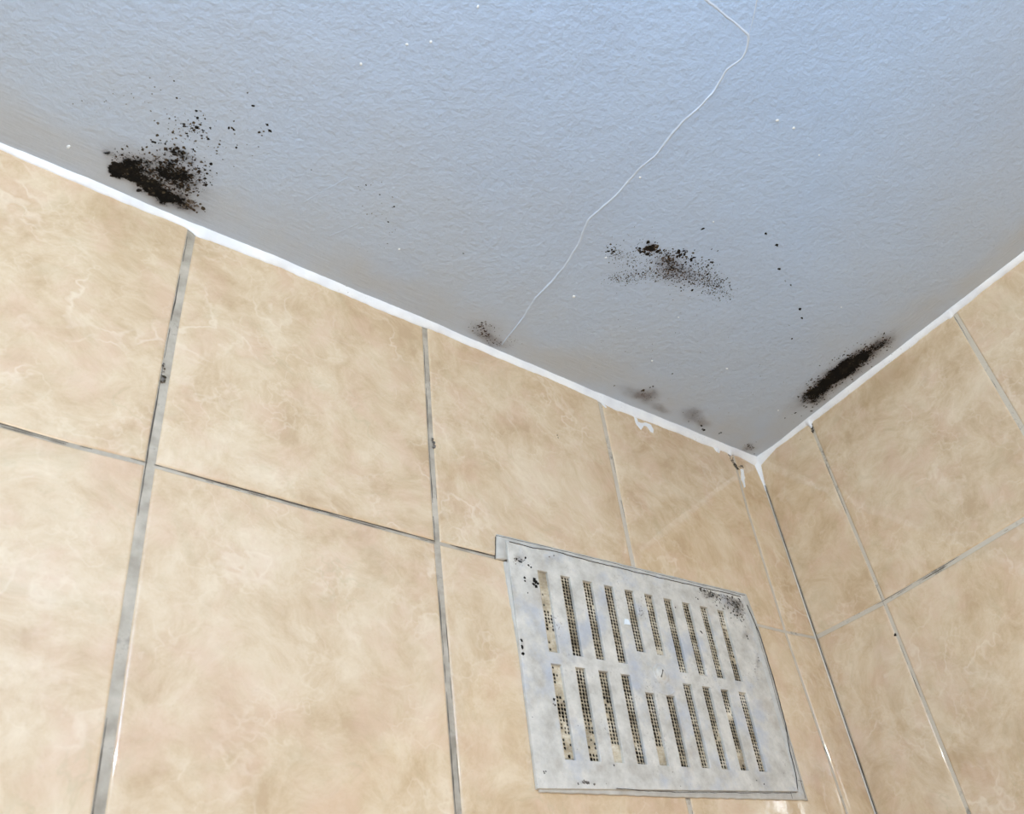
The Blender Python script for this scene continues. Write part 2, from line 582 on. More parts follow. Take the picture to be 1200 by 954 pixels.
gt.t.links.new(tr.outputs[0], mx.inputs[1])
gt.t.links.new(gt.b.outputs[0], mx.inputs[2])
gt.t.links.new(mx.outputs[0], gt.out.inputs[0])
gt.set(rough=0.1)
link('pane', box_mesh('pane', (wx0 + .05, YB - .06, wz0 + .05), (wx1 - .05, YB - .055, wz1 - .05), gt.m), parent=win)


# ------------------------------------------------------------------ sealant beads along the ceiling and down the corner
def bead(name, n, s0, s1, afun, bfun, place, K=5, mats=(CAULK,)):
    """fillet strip: a = reach along the ceiling, b = reach down the wall"""
    verts, faces = [], []
    for i in range(n + 1):
        s = s0 + (s1 - s0) * i / n
        a, b = afun(s), bfun(s)
        for k in range(K + 1):
            t = k / K
            ca = a * (1 - t)
            cb = b * t
            bow = 0.32 * math.sin(math.pi * t)
            verts.append(place(s, ca + bow * a * 0.25 - 0.0001 * (k == 0), cb + bow * b * 0.25))
        verts.append(place(s, -0.0004, b))
        verts.append(place(s, a, -0.0004))
    m = K + 3
    for i in range(n):
        for k in range(K):
            faces.append((i * m + k, (i + 1) * m + k, (i + 1) * m + k + 1, i * m + k + 1))
        faces.append((i * m + K, (i + 1) * m + K, (i + 1) * m + K + 1, i * m + K + 1))
        faces.append((i * m, i * m + K + 2, (i + 1) * m + K + 2, (i + 1) * m))
    me = mesh_from(name, verts, faces, list(mats))
    bm = bmesh.new()
    bm.from_mesh(me)
    bmesh.ops.recalc_face_normals(bm, faces=bm.faces)
    bm.to_mesh(me)
    bm.free()
    return me


def lump(s, c, w, h):
    return h * math.exp(-((s - c) / w) ** 2)


# reach measured off the photograph along the joint
LA = [(-2.2, .004), (-.77, .0035), (-.70, .0045), (-.64, .0035), (-.60, .0045), (-.44, .0045), (-.30, .0035), (-.24, .0030), (-.12, .0045), (0, .0060)]
LB = [(-2.2, .004), (-.77, .0040), (-.72, .0050), (-.645, .0045), (-.63, .0080), (-.57, .0058), (-.45, .0070), (-.435, .0060), (-.30, .0060), (-.25, .0085), (-.22, .0120), (-.15, .0085), (-.07, .0080), (-.03, .0060), (0, .0110)]
aL = lambda s: max(.0012, lerp_table(s, LA) + 0.0008 * fbm(s, 1, 4, 30))
bL = lambda s: max(.0012, lerp_table(s, LB) + 0.0013 * fbm(s, 2, 5, 40) + lump(s, -.636, .006, .003) + lump(s, -.047, .003, .003))
me = bead('trim_1', 1400, -1.6, -0.0002, aL, bL, lambda s, a, b: (s, -a, H - b))
link('trim_1', me, kind='structure')
RA = [(-1.9, .004), (-.37, .0050), (-.28, .0045), (-.20, .0045), (-.13, .0055), (-.083, .0045), (-.03, .0030), (0, .0055)]
RB = [(-1.9, .004), (-.37, .0045), (-.28, .0050), (-.20, .0050), (-.13, .0060), (-.083, .0050), (-.03, .0040), (0, .010)]
aR = lambda s: max(.0012, lerp_table(s, RA) + 0.0006 * fbm(s, 5, 4, 35))
bR = lambda s: max(.0012, lerp_table(s, RB) + 0.0010 * fbm(s, 6, 5, 40) + lump(s, -.0825, .0022, .007) + lump(s, -.275, .0025, .002))
me = bead('trim_2', 1200, -1.3, -0.0002, aR, bR, lambda s, a, b: (-a, s, H - b))
link('trim_2', me, kind='structure')
# corner: thick white plug at the top that thins into a narrow pale line, dark crack beside it
aC = lambda s: lerp_table(s, [(0, .0085), (.012, .0058), (.026, .0036), (.040, .0013), (.09, .0008), (.13, .0012), (.16, .0016), (.30, .0016), (.36, .0012), (.6, .0013), (2.3, .0013)]) + 0.0002 * fbm(s, 8, 3, 40)
bC = lambda s: lerp_table(s, [(0, .0065), (.012, .0042), (.026, .0022), (.040, .0007), (2.3, .0006)]) + 0.00015 * fbm(s, 9, 3, 50)
PALE = mat_plain('pale_corner_filler', (0.66, 0.62, 0.54), 0.5, bump=0.4, var=0.15, vscale=60)
me = bead('trim_3', 900, 0.0, 1.5, aC, bC, lambda s, a, b: (-a, -b, H - s), mats=(CAULK, PALE))
for pgn in me.polygons:
    if pgn.center.z < H - 0.043:
        pgn.material_index = 1
trim3 = link('trim_3', me, kind='structure')
verts, faces = [], []
for i in range(400):
    s = 0.036 + i * 0.0035
    wv = 0.00025 + 0.0005 * max(0, fbm(s, 12, 3, 22) + 0.25)
    y0 = 0.0009 + 0.0003 * fbm(s, 13, 3, 30)
    for (dy, dx) in ((0, .0002), (0, .0009), (wv, .0009), (wv, .0002)):
        verts.append((-dx, -(y0 + dy), H - s))
for i in range(399):
    for k in range(4):
        faces.append((i * 4 + k, i * 4 + (k + 1) % 4, (i + 1) * 4 + (k + 1) % 4, (i + 1) * 4 + k))
link('crack', mesh_from('crack', verts, faces, [DARK]), parent=trim3, label='dark hairline crack down the corner')


# ------------------------------------------------------------------ ceiling paint crack (raised ridge) and paint lumps
def ridge(name, pts, width, height, mat, parent, wob=0.0006, label=None, off=0.0):
    P = [on_ceiling(*p) for p in pts]
    dense = []
    for a, b in zip(P, P[1:]):
        L = (b - a).length
        n = max(2, int(L / 0.0012))
        for k in range(n):
            dense.append(a.lerp(b, k / n))
    dense.append(P[-1])
    for _ in range(3):
        dense = [dense[0]] + [(dense[i - 1] + dense[i] * 2 + dense[i + 1]) / 4 for i in range(1, len(dense) - 1)] + [dense[-1]]
    verts, faces = [], []
    prof = [(-1.0, -0.05), (-0.55, 0.25), (-0.15, 0.95), (0.15, 1.0), (0.6, 0.55), (1.0, -0.05)]
    n = len(dense)
    for i, c in enumerate(dense):
        t = (dense[min(i + 1, n - 1)] - dense[max(i - 1, 0)]).normalized()
        side = Vector((-t.y, t.x, 0))
        s = i * 0.0012
        c = c + side * wob * fbm(s, 21, 3, 60)
        w = width * (1 + 0.35 * fbm(s, 22, 3, 50)) * (0.35 + 0.65 * min(1, (n - 1 - i) / 40))
        h = height * (0.85 + 0.5 * fbm(s, 23, 3, 60))
        for a, b in prof:
            verts.append((c.x + side.x * a * w, c.y + side.y * a * w, H - b * h))
    m = len(prof)
    for i in range(n - 1):
        for k in range(m - 1):
            faces.append((i * m + k, i * m + k + 1, (i + 1) * m + k + 1, (i + 1) * m + k))
    me = mesh_from(name, verts, faces, [mat])
    fix_normals(me, Vector((0, 0, -1)))
    return link(name, me, parent=parent, label=label)


CR = [(818, -8), (826.7, 0), (840, 10), (860, 25), (878, 41), (875, 57), (870, 67), (850, 83), (837, 107), (818, 127), (800, 143), (783, 163), (768, 182),
      (750, 197), (727, 223), (706, 243), (690, 257), (684, 270), (680, 283), (663, 310), (647, 330), (627, 350), (616, 368), (607, 380), (593, 397), (588, 404)]
ridge('crack', CR, 0.0010, 0.00065, PAINTW, ceiling, label='raised jagged crack in the paint')
ridge('crack', [(888, -6), (885, 10), (881, 28), (878, 40)], 0.0006, 0.0003, PAINTW, ceiling, 0.0002)
for (a, b) in (((355, 238), (408, 207)), ((420, 262), (385, 277))):
    ridge('crack', [a, b], 0.0006, 0.00025, CEIL, ceiling, 0.0003)


def dome(verts, faces, c, r, h, ax, ay, nrm, n=8, jag=0.25, rg=rng, elong=1.0, ang=0.0):
    base = len(verts)
    ph = rg.uniform(0, 6.28)
    rad = [r * (1 + rg.uniform(-jag, jag)) for _ in range(n)]
    for lvl, (fr, fh) in enumerate(((1.0, 0.0), (0.75, 0.6), (0.35, 0.95))):
        for k in range(n):
            a = ph + 2 * math.pi * k / n
            u, v_ = math.cos(a) * rad[k] * fr * elong, math.sin(a) * rad[k] * fr
            u, v_ = u * math.cos(ang) - v_ * math.sin(ang), u * math.sin(ang) + v_ * math.cos(ang)
            verts.append(c + ax * u + ay * v_ + nrm * (h * fh))
    verts.append(c + nrm * h)
    for lvl in range(2):
        for k in range(n):
            faces.append((base + lvl * n + k, base + lvl * n + (k + 1) % n, base + (lvl + 1) * n + (k + 1) % n, base + (lvl + 1) * n + k))
    for k in range(n):
        faces.append((base + 2 * n + k, base + 2 * n + (k + 1) % n, base + 3 * n))


X, Y, Z = Vector((1, 0, 0)), Vector((0, 1, 0)), Vector((0, 0, 1))
verts, faces = [], []
for (px, py, r) in ((672.5, 347.5, .0016), (764, 423, .0010), (852, 432, .0012), (505, 49, .0010), (423, 75, .0009), (477, 52, .0009), (911, 141, .0011), (930, 150, .0011),
                    (750, 208, .0010), (80, 172, .0012), (912, 481, .0011), (836, 260, .0006), (560, 8, .001), (960, 182, .0007), (468, 292, .0009), (710, 302, .0009), (986, 360, .0007), (795, 372, .0007)):
    dome(verts, faces, on_ceiling(px, py), r, r * 0.55, X, Y, -Z, elong=1.3, ang=rng.uniform(0, 3))
me = mesh_from('paint_lumps', verts, faces, [NIB])
fix_normals(me, -Z)
o = link('paint_lumps', me, parent=ceiling, kind='stuff', label='small white lumps in the paint')


# ------------------------------------------------------------------ mould
def spots_mesh(name, spots, place, nrm, ax, ay, mats, minr=0.00022):
    """spots: (px, py, radius_m, mat index)"""
    verts, faces, fm = [], [], []
    for (px, py, r, mi) in spots:
        c = place(px, py)
        if c is None:
            continue
        r = max(r, minr)
        k0 = len(faces)
        dome(verts, faces, c, r, min(0.0007, r * 0.28), ax, ay, nrm, n=6 if r < 0.0007 else 9, jag=0.35, elong=rng.uniform(1.0, 1.5), ang=rng.uniform(0, 3.1))
        fm += [mi] * (len(faces) - k0)
    return verts, faces, fm


def ceil_place(px, py):
    c = on_ceiling(px, py)
    if c.y > -0.0045 or c.x > -0.0045:
        return None
    return c


def film(verts, faces, fm, dens, softs, place_inv_box, blobs, mi, step=0.0016, off=0.00025):
    """grid of thin growth over the ceiling box; blobs: (px,py,rx_m,ry_m,angle,amp,soft)"""
    x0, x1, y0, y1 = place_inv_box
    B = [(on_ceiling(b[0], b[1]), *b[2:]) for b in blobs]
    nx, ny = max(2, int((x1 - x0) / step)), max(2, int((y1 - y0) / step))
    base = len(verts)
    dd, ss = [], []
    for i in range(nx + 1):
        for j in range(ny + 1):
            x, y = x0 + (x1 - x0) * i / nx, y0 + (y1 - y0) * j / ny
            wx = x + 0.004 * noise.noise(Vector((x * 110, y * 110, 3)))
            wy = y + 0.004 * noise.noise(Vector((x * 110, y * 110, 9)))
            d = s = 0.0
            for (c, rx, ry, an, amp, soft) in B:
                u, v_ = wx - c.x, wy - c.y
                u, v_ = u * math.cos(an) + v_ * math.sin(an), -u * math.sin(an) + v_ * math.cos(an)
                e = math.exp(-((u / rx) ** 2 + (v_ / ry) ** 2) ** 1.3)
                d += amp * e
                s += soft * e
            verts.append(Vector((x, y, H - off)))
            dd.append(d)
            ss.append(min(s, 0.9))
    m = ny + 1
    for i in range(nx):
        for j in range(ny):
            q = (base + i * m + j, base + i * m + j + 1, base + (i + 1) * m + j + 1, base + (i + 1) * m + j)
            if max(dd[k - base] + ss[k - base] for k in q) < 0.02:
                continue
            faces.append(q)
            fm.append(mi)
    dens.extend(dd)
    softs.extend(ss)


def mould_patch(name, spots, blobs, label, box=None):
    verts, faces, fm = spots_mesh(name, spots, ceil_place, -Z, X, Y, None)
    dens, softs = [1.0] * len(verts), [0.0] * len(verts)
    if blobs:
        cs = [(on_ceiling(b[0], b[1]), max(b[2], b[3]) * 1.6) for b in blobs]
        bx = (min(c.x - r for c, r in cs), min(-0.003, max(c.x + r for c, r in cs)), min(c.y - r for c, r in cs), min(-0.003, max(c.y + r for c, r in cs)))
        film(verts, faces, fm, dens, softs, bx, blobs, 3)
    me = mesh_from(name, verts, faces, [BLACK, BROWN, GREYM, FILM], fm, True, {'growth': ('FLOAT', dens), 'stain': ('FLOAT', softs)})
    bm = bmesh.new()
    bm.from_mesh(me)
    lay = [v_ for v_ in bm.verts if not v_.link_faces]
    bmesh.ops.delete(bm, geom=lay, context='VERTS')
    bm.to_mesh(me)
    bm.free()
    fix_normals(me, -Z)
    return link(name, me, label=label, cat='mould')


def gauss(cx, cy, sx, sy, ang, n, r0, r1, mats, power=1.0):
    """n spots round pixel (cx, cy); ang in degrees, image space, y down"""
    out = []
    ca, sa = math.cos(math.radians(ang)), math.sin(math.radians(ang))
    for _ in range(n):
        u, v_ = rng.gauss(0, sx), rng.gauss(0, sy)
        if abs(u) > 2.3 * sx or abs(v_) > 2.3 * sy:
            continue
        r = r0 + (r1 - r0) * rng.random() ** 2.5
        out.append((cx + u * ca - v_ * sa, cy + u * sa + v_ * ca, r, rng.choice(mats)))
    return out


MM = 0.001
# --- the big patch by the left end of the joint
sp = []
sp += gauss(190, 203, 27, 12, 24, 480, .0002, .0009, (0, 1, 1))
sp += gauss(168, 212, 18, 4, 30, 110, .0005, .0015, (0, 0, 0, 1))
sp += gauss(138, 198, 4, 4, 0, 26, .001, .0024, (0,))
sp += gauss(150, 190, 11, 5, 20, 60, .0003, .0010, (1, 0))
sp += gauss(186, 226, 12, 4, 20, 60, .0005, .0016, (0,))
sp += gauss(212, 203, 14, 10, 20, 160, .0004, .0014, (0, 1, 0))
sp += gauss(205, 178, 12, 5, 10, 60, .0004, .0013, (1, 0))
sp += gauss(222, 240, 9, 4, 10, 30, .0006, .0015, (1, 2))
sp += gauss(235, 207, 8, 9, 0, 50, .0003, .0010, (0, 1))
sp += gauss(222, 150, 17, 9, -10, 55, .00025, .0010, (0, 1, 2))
sp += gauss(228, 160, 30, 16, 0, 60, .0002, .0007, (1, 2, 2))
sp += gauss(205, 155, 12, 8, 0, 20, .0003, .0009, (0, 2))
for (x, y, r) in ((231, 138, 1.5), (231, 149, 2.0), (216, 148, 1.6), (226, 150, .9), (238, 155, 1.1), (182, 167, 1.5), (177, 164, .9), (244, 163, 1.5), (257, 169, 1.2), (258, 165, .9),
                  (277, 173, 1.3), (278, 170, .7), (268, 150, 1.4), (272, 150, 1.2), (274, 152, 1.4), (275, 157, .8), (274, 142, .9), (297, 124, 1.6), (290, 109, .8),
                  (313, 146, 1.6), (316, 153, 1.9), (309, 154, 1.1), (304, 155, 1.2), (307, 159, .9), (306, 150, .5), (247, 192, 1.7), (241, 194, 1.0), (254, 203, .8), (261, 187, .7),
                  (204, 95, .9), (207, 115, 1.0), (254, 180, .7), (303, 172, .6), (240, 248, .7), (365, 199, .7), (274, 195, .6), (205, 137, .8)):
    sp.append((x, y, r * MM * 0.62, 0 if r > 1.2 else 1))
sp += gauss(160, 112, 35, 10, -8, 26, .0002, .0005, (2,))
bl = [(190, 205, .027, .0135, 0.35, .47, .42), (214, 200, .016, .013, .2, .33, .22), (168, 214, .016, .0055, .4, .80, .40), (186, 228, .010, .005, .4, .65, .45), (150, 194, .010, .008, .2, .50, .30), (137, 199, .004, .0045, .2, .8, .3), (127, 180, .003, .0025, 0, .35, .2),
      (215, 238, .014, .006, .3, .30, .42), (190, 230, .016, .006, .35, .5, .55), (222, 152, .018, .012, 0, .12, .0), (182, 224, .016, .006, .35, .2, .35), (207, 178, .010, .005, 0, .4, .2)]
# film angles follow the ceiling's own axes (x along the left wall)
def ceil_ang(px, py, deg):
    a = on_ceiling(px, py)
    b = on_ceiling(px + 10 * math.cos(math.radians(deg)), py + 10 * math.sin(math.radians(deg)))
    return math.atan2(b.y - a.y, b.x - a.x)


bl = [(b[0], b[1], b[2], b[3], ceil_ang(b[0], b[1], 26), b[5], b[6]) for b in bl]
mould_patch('mould_patch', sp, bl, 'large black and brown mould patch with scattered spots, at far left beside the ceiling joint')

# --- central speckled patch
sp = []
sp += gauss(762, 291, 5.5, 4, 0, 70, .0004, .0016, (0, 0, 1))
sp += gauss(763, 291, 2.2, 2.2, 0, 18, .0012, .0022, (0,))
sp += gauss(750, 292, 5, 4, 0, 26, .0003, .0008, (0, 1))
sp += gauss(790, 315, 17, 9, 28, 560, .0002, .0009, (0, 1, 1))
sp += gauss(784, 303, 9, 6, 20, 90, .0003, .0011, (0, 1))
sp += gauss(797, 296, 4, 2.4, 0, 26, .0005, .0014, (0,))
sp += gauss(811, 305, 7, 4, 20, 40, .0003, .0011, (0, 1))
sp += gauss(829, 309, 7, 5, 30, 36, .0003, .0009, (0, 1))
sp += gauss(832, 330, 15, 7.5, 36, 620, .00022, .0007, (0, 1))
sp += gauss(768, 322, 22, 4.5, 4, 360, .0002, .0007, (0, 1, 2))
sp += gauss(728, 327, 11, 3.6, 0, 190, .0002, .0006, (0, 1, 2))
sp += gauss(719, 296, 5, 4.5, 40, 60, .0002, .0009, (0, 1))
sp += gauss(735, 304, 14, 6, 20, 150, .0002, .0006, (0, 1, 2))
sp += gauss(785, 312, 42, 17, 22, 150, .00015, .0004, (1, 2))
sp += gauss(800, 360, 40, 20, 10, 40, .00012, .0004, (0, 2))
for (x, y, r) in ((712, 290, 1.1), (717, 293, 1.3), (731, 282, .9), (811, 340, 1.7), (778, 293, 1.0), (830, 311, 1.3), (835, 308, 1.0), (834, 292, .8), (841, 294, .8), (814, 293, .8), (824, 268, 1.3), (822, 269, .8),
                  (810, 304, 1.8), (792, 315, 1.2), (796, 325, 1.0), (758, 297, .9), (785, 345, .6), (767, 279, .6), (750, 281, .6)):
    sp.append((x, y, r * MM * 0.72, 0))
bl = [(789, 318, .019, .011, ceil_ang(789, 318, 28), .24, .26), (762, 291, .006, .005, 0, .45, .40), (815, 322, .024, .010, ceil_ang(815, 322, 32), .17, .12), (797, 297, .005, .004, 0, .2, .1),
      (760, 322, .030, .006, ceil_ang(760, 322, 5), .12, .04), (780, 305, .012, .008, 0, .2, .18)]
mould_patch('mould_patch', sp, bl, 'speckled dark mould patch in the middle of the ceiling, right of the long paint crack')

# --- black patch by the right joint
sp = []
A, B_ = Vector((945, 466)), Vector((1024, 408))
for k in range(900):
    t = rng.random()
    c = A.lerp(B_, t)
    w = 5.2 + 4.0 * math.sin(math.pi * min(1, max(0, t * 1.0)))
    dvec = Vector((0.59, 0.81))
    q = c + dvec * rng.gauss(-1.0, w * 0.62) + Vector((0.8, -0.59)) * rng.gauss(0, 1.5)
    sp.append((q.x, q.y, .0003 + .0008 * rng.random() ** 1.6, rng.choice((0, 0, 0, 1))))
sp += gauss(952, 466, 8, 6, -35, 90, .0003, .001, (0, 1))
sp += gauss(985, 437, 34, 10, -36, 240, .00025, .0009, (1, 0, 2))
sp += gauss(1034, 404, 8, 5, -36, 60, .0003, .0010, (1, 2))
for (x, y, r) in ((1036, 391, 1.3), (1037, 398, 1.2), (936, 465, 1.2), (945, 477, 1.4), (932, 484, 1.3), (957, 474, 1.2), (978, 419, .8), (1023, 420, 1.2), (928, 397, 1.0), (920, 490, .9), (1013, 404, .8)):
    sp.append((x, y, r * MM * 0.8, 0))
an = ceil_ang(985, 437, -36)
bl = [(982, 439, .041, .0120, an, .95, .60), (996, 428, .024, .012, an, .45, .3), (955, 466, .015, .012, 0, .42, .40), (1033, 402, .013, .009, an, .34, .45), (986, 437, .052, .017, an, .10, .34)]
mould_patch('mould_patch', sp, bl, 'dense black mould patch hugging the right wall joint near the corner')

# --- small faint patch left of the crack's foot
sp = gauss(566, 385, 8, 4.5, 20, 110, .0002, .0008, (0, 1, 2)) + gauss(575, 397, 9, 3, 26, 60, .0002, .0007, (1, 2)) + gauss(600, 398, 9, 4, 20, 22, .0002, .0005, (1, 2))
bl = [(567, 387, .013, .009, ceil_ang(567, 387, 22), .25, .26), (577, 399, .016, .006, ceil_ang(577, 399, 26), .2, .30)]
mould_patch('mould_patch', sp, bl, 'small faint brown mould patch beside the joint at the foot of the crack')
# --- two brown smudges near the corner
sp = gauss(757, 463, 6, 4, 30, 34, .0002, .0006, (1, 2))
for (x, y, r) in ((754, 457.5, 2.2), (762, 454, 1.1), (765, 453, 1.2), (720, 452, .9), (752, 458, 1.4)):
    sp.append((x, y, r * MM * .75, 1))
bl = [(758, 464, .011, .010, 0, .18, .50), (742, 460, .014, .006, ceil_ang(742, 460, 25), .08, .24), (772, 478, .012, .004, ceil_ang(772, 478, 25), .1, .35)]
mould_patch('mould_patch', sp, bl, 'brown smudge of mould with one dark spot, second from the corner along the left joint')
sp = gauss(815, 488, 8, 4, 35, 30, .0002, .0005, (1, 2))
for (x, y, r) in ((822, 499, 1.6), (825, 504, 1.9), (823, 503, 1.3), (807, 494, .9), (845, 507, 1.5), (843, 508, 1.1)):
    sp.append((x, y, r * MM * .75, 0))
bl = [(812, 486, .013, .009, ceil_ang(812, 486, 35), .14, .38), (822, 496, .009, .006, 0, .1, .3)]
mould_patch('mould_patch', sp, bl, 'pinkish brown mould smudge with two black spots, nearest the corner on the left joint')
sp = gauss(878, 524, 3.2, 2.4, 0, 24, .0003, .001, (1, 2))
for (x, y, r) in ((884, 532, 1.2), (886, 535, .9), (886, 518, .9), (877, 523, 1.7)):
    sp.append((x, y, r * MM * .75, 1))
bl = [(878, 525, .008, .006, 0, .18, .35)]
mould_patch('mould_patch', sp, bl, 'tiny grey mould smudge right in the ceiling corner')

# --- loose specks right of the central patch
for (x, y, r) in ((897.5, 273.5, 1.3), (910, 287, 1.5), (913, 315, 1.4), (920, 329, .7), (926.5, 334, 1.1), (937, 362, 1.9), (939.5, 372.5, 1.3)):
    vv, ff, mm_ = spots_mesh('s', [(x, y, r * MM * .8, 0), (x + .8, y + .9, r * MM * .55, 0)], ceil_place, -Z, X, Y, None)
    me = mesh_from('mould_speck', vv, ff, [BLACK])
    fix_normals(me, -Z)
    link('mould_speck', me, label='tiny loose black mould speck on bare ceiling right of the central speckled patch', cat='mould', group='loose mould specks right of the central patch')
# barely visible freckles in the paint
fr = []
for _ in range(60):
    fr.append((rng.uniform(690, 940), rng.uniform(380, 500), rng.uniform(.00015, .0004), rng.choice((0, 1, 2))))
for _ in range(30):
    fr.append((rng.uniform(420, 470), rng.uniform(210, 300), rng.uniform(.00015, .00045), 2))
for (x, y, r) in ((429, 217, .6), (445, 228, .6), (462, 242, .7), (455, 260, .7), (460, 243, .5), (788, 438, .7), (733, 412, .5), (543, 297, .6), (891, 441, .6)):
    fr.append((x, y, r * MM, 0))
vv, ff, mm_ = spots_mesh('s', fr, ceil_place, -Z, X, Y, None, 0.00012)
me = mesh_from('freckles', vv, ff, [BLACK, BROWN, GREYM], mm_)
fix_normals(me, -Z)
link('freckles', me, parent=ceiling, kind='stuff', label='sparse tiny dark freckles')


# ------------------------------------------------------------------ sealant smears and dirt on the tiles
def smear(name, outline, place, nrm, thick, mat, parent=None, **kw):
    P = [place(*p) for p in outline]
    c = sum(P, Vector()) / len(P)
    verts, faces = [], []
    dense = []
    for a, b in zip(P, P[1:] + P[:1]):
        for k in range(3):
            dense.append(a.lerp(b, k / 3) + (b - a).cross(nrm) * 0.10 * (noise.noise(a.lerp(b, k / 3) * 900)))
    bm = bmesh.new()
    vs = [bm.verts.new(p + nrm * -0.0002) for p in dense]
    f0 = bm.faces.new(vs)
    bmesh.ops.triangulate(bm, faces=[f0])
    top = bmesh.ops.extrude_face_region(bm, geom=bm.faces[:])
    tv = [g for g in top['geom'] if isinstance(g, bmesh.types.BMVert)]
    for v_ in tv:
        v_.co += nrm * (thick + 0.0002)
        v_.co += (c - v_.co) * 0.06
    bmesh.ops.recalc_face_normals(bm, faces=bm.faces)
    me = bpy.data.meshes.new(name)
    bm.to_mesh(me)
    bm.free()
    me.materials.append(mat)
    return link(name, me, parent=parent, **kw)


wallp = lambda x, y: on_wall(x, y)
rightp = lambda x, y: on_right(x, y)
SM1 = [(742, 486), (745, 488), (747, 494), (751, 496), (757, 495), (763, 498), (766.5, 504), (766, 508), (762, 506), (758, 500), (754, 499), (751, 504), (747.5, 500), (744, 495)]
smear('sealant_smear', SM1, wallp, -Y, 0.0004, CAULK, label='small hooked white sealant smear on the tile below the left joint', cat='sealant')
SM2 = [(835.5, 519), (839, 521), (841, 526), (843.5, 529), (843, 531), (839.5, 529.5), (836.5, 525)]
smear('sealant_smear', SM2, wallp, -Y, 0.0009, CAULK, label='short white sealant drip hanging from the left joint close to the corner', cat='sealant')
SM3 = [(867.5, 549), (871, 550), (872.5, 560), (873.5, 571), (872, 572), (869, 562)]
smear('sealant_smear', SM3, wallp, -Y, 0.0005, CAULK, label='thin white sealant streak over the narrow joint nearest the corner', cat='sealant')
SM4 = [(705, 468), (707, 470), (708, 474), (711, 478), (709, 478), (705, 473)]
smear('sealant_smear', SM4, wallp, -Y, 0.0005, CAULK, label='tiny white sealant crumb right of the third vertical joint', cat='sealant')


def wall_dirt(name, spots, label, parent, place=None, nrm=-Y, ax=X, ay=Z):
    vv, ff, mm_ = spots_mesh(name, spots, place or (lambda a, b: on_wall(a, b)), nrm, ax, ay, None)
    me = mesh_from(name, vv, ff, [BLACK, BROWN, GREYM], mm_)
    fix_normals(me, nrm)
    return link(name, me, parent=parent, kind='stuff', label=label)


def line_spots(pts, n, j, r0, r1, mats):
    out = []
    for _ in range(n):
        k = rng.randrange(len(pts) - 1)
        t = rng.random()
        (a, b), (c, d) = pts[k], pts[k + 1]
        out.append((a + (c - a) * t + rng.gauss(0, j), b + (d - b) * t + rng.gauss(0, j), rng.uniform(r0, r1), rng.choice(mats)))
    return out


ds = line_spots([(853, 526), (855, 532), (859, 543), (866, 550)], 60, .7, .0003, .0011, (0, 1, 2)) + line_spots([(859, 543), (864, 548), (871, 546)], 34, .8, .0004, .001, (1, 2, 1))
ds += line_spots([(192, 425), (192, 442), (190, 447)], 12, .9, .0005, .0011, (1, 2)) + line_spots([(508, 515), (509, 526)], 12, .7, .0004, .0011, (1, 2))
ds += [(589, 406, .0011, 0), (653, 510, .0007, 1), (654, 513, .0006, 1)]
wall_dirt('grime', ds, 'dark mould specks on the joints', wall_left)
ds = line_spots([(949, 495), (952, 502), (953, 506)], 34, .6, .0003, .0011, (0, 1, 2)) + line_spots([(910, 523), (912, 519)], 16, 1.0, .0005, .0012, (1, 2)) + [(938, 515, .0008, 1), (1049, 744, .0012, 0)]
wall_dirt('grime', ds, 'dark mould specks on the joints', wall_right, lambda a, b: on_right(a, b), -X, Y, Z)


# ------------------------------------------------------------------ the ventilation grille
PT = 0.0031                       # plate front stands this far off the wall
ctr = on_wall(770, 790)
vent = link('vent_grille', None, label='dirty off-white rectangular vent grille with two rows of slots set in the tiled wall', cat='vent')
vent.location = (ctr.x, 0, ctr.z)
VI = Matrix.Translation(-vent.location)

corner = [on_wall(593.5, 633.5, PT), on_wall(871, 698.5, PT), on_wall(935.5, 927.5, PT), on_wall(630.5, 924, PT)]   # TL TR BR BL
KV = [(0, 0), (.12, .010), (.48, .020), (.54, .030), (.905, .025), (1, 0)]


def plate_pt(u, v_, out):
    v2 = v_ + (u - .5) * lerp_table(v_, KV)
    a = corner[0].lerp(corner[1], u)
    b = corner[3].lerp(corner[2], u)
    p = a.lerp(b, v2)
    return Vector((p.x, -out, p.z)) - vent.location


slots_u = [(0.0965 + .0826 * k, 0.0965 + .0826 * k + .0355) for k in range(10)]
us = [0.0] + [e for s in slots_u for e in s] + [1.0]
vs_ = [0.0, .115, .415, .482, .535, .602, .905, 1.0]


def is_slot(i, j):
    if i % 2 == 0:
        return False
    if i < 1 or i > 19:
        return False
    k = (i - 1) // 2
    short = k in (4, 5)
    if j == 1:
        return True
    if j == 2:
        return not short
    if j == 4:
        return not short
    if j == 5:
        return True
    return False


bm = bmesh.new()
# extra subdivisions so the plate can undulate a little
gv = {}
for i, u in enumerate(us):
    for j, v_ in enumerate(vs_):
        gv[i, j] = bm.verts.new(plate_pt(u, v_, PT))
fl = []
for i in range(len(us) - 1):
    for j in range(len(vs_) - 1):
        if not is_slot(i, j):
            fl.append(bm.faces.new((gv[i, j], gv[i + 1, j], gv[i + 1, j + 1], gv[i, j + 1])))
bmesh.ops.recalc_face_normals(bm, faces=bm.faces)
ex = bmesh.ops.extrude_face_region(bm, geom=list(bm.faces))
for g in ex['geom']:
    if isinstance(g, bmesh.types.BMVert):
        g.co.y = -0.0004
bmesh.ops.recalc_face_normals(bm, faces=bm.faces)
bm.normal_update()
ed = [e for e in bm.edges if len(e.link_faces) == 2 and e.calc_face_angle(0) > 1.0 and e.verts[0].co.y < -0.002 and e.verts[1].co.y < -0.002]
bmesh.ops.bevel(bm, geom=ed, offset=0.0005, segments=2, affect='EDGES', profile=0.6)
me = bpy.data.meshes.new('face_plate')
bm.to_mesh(me)
bm.free()
me.materials.append(VENT)
link('face_plate', me, parent=vent)

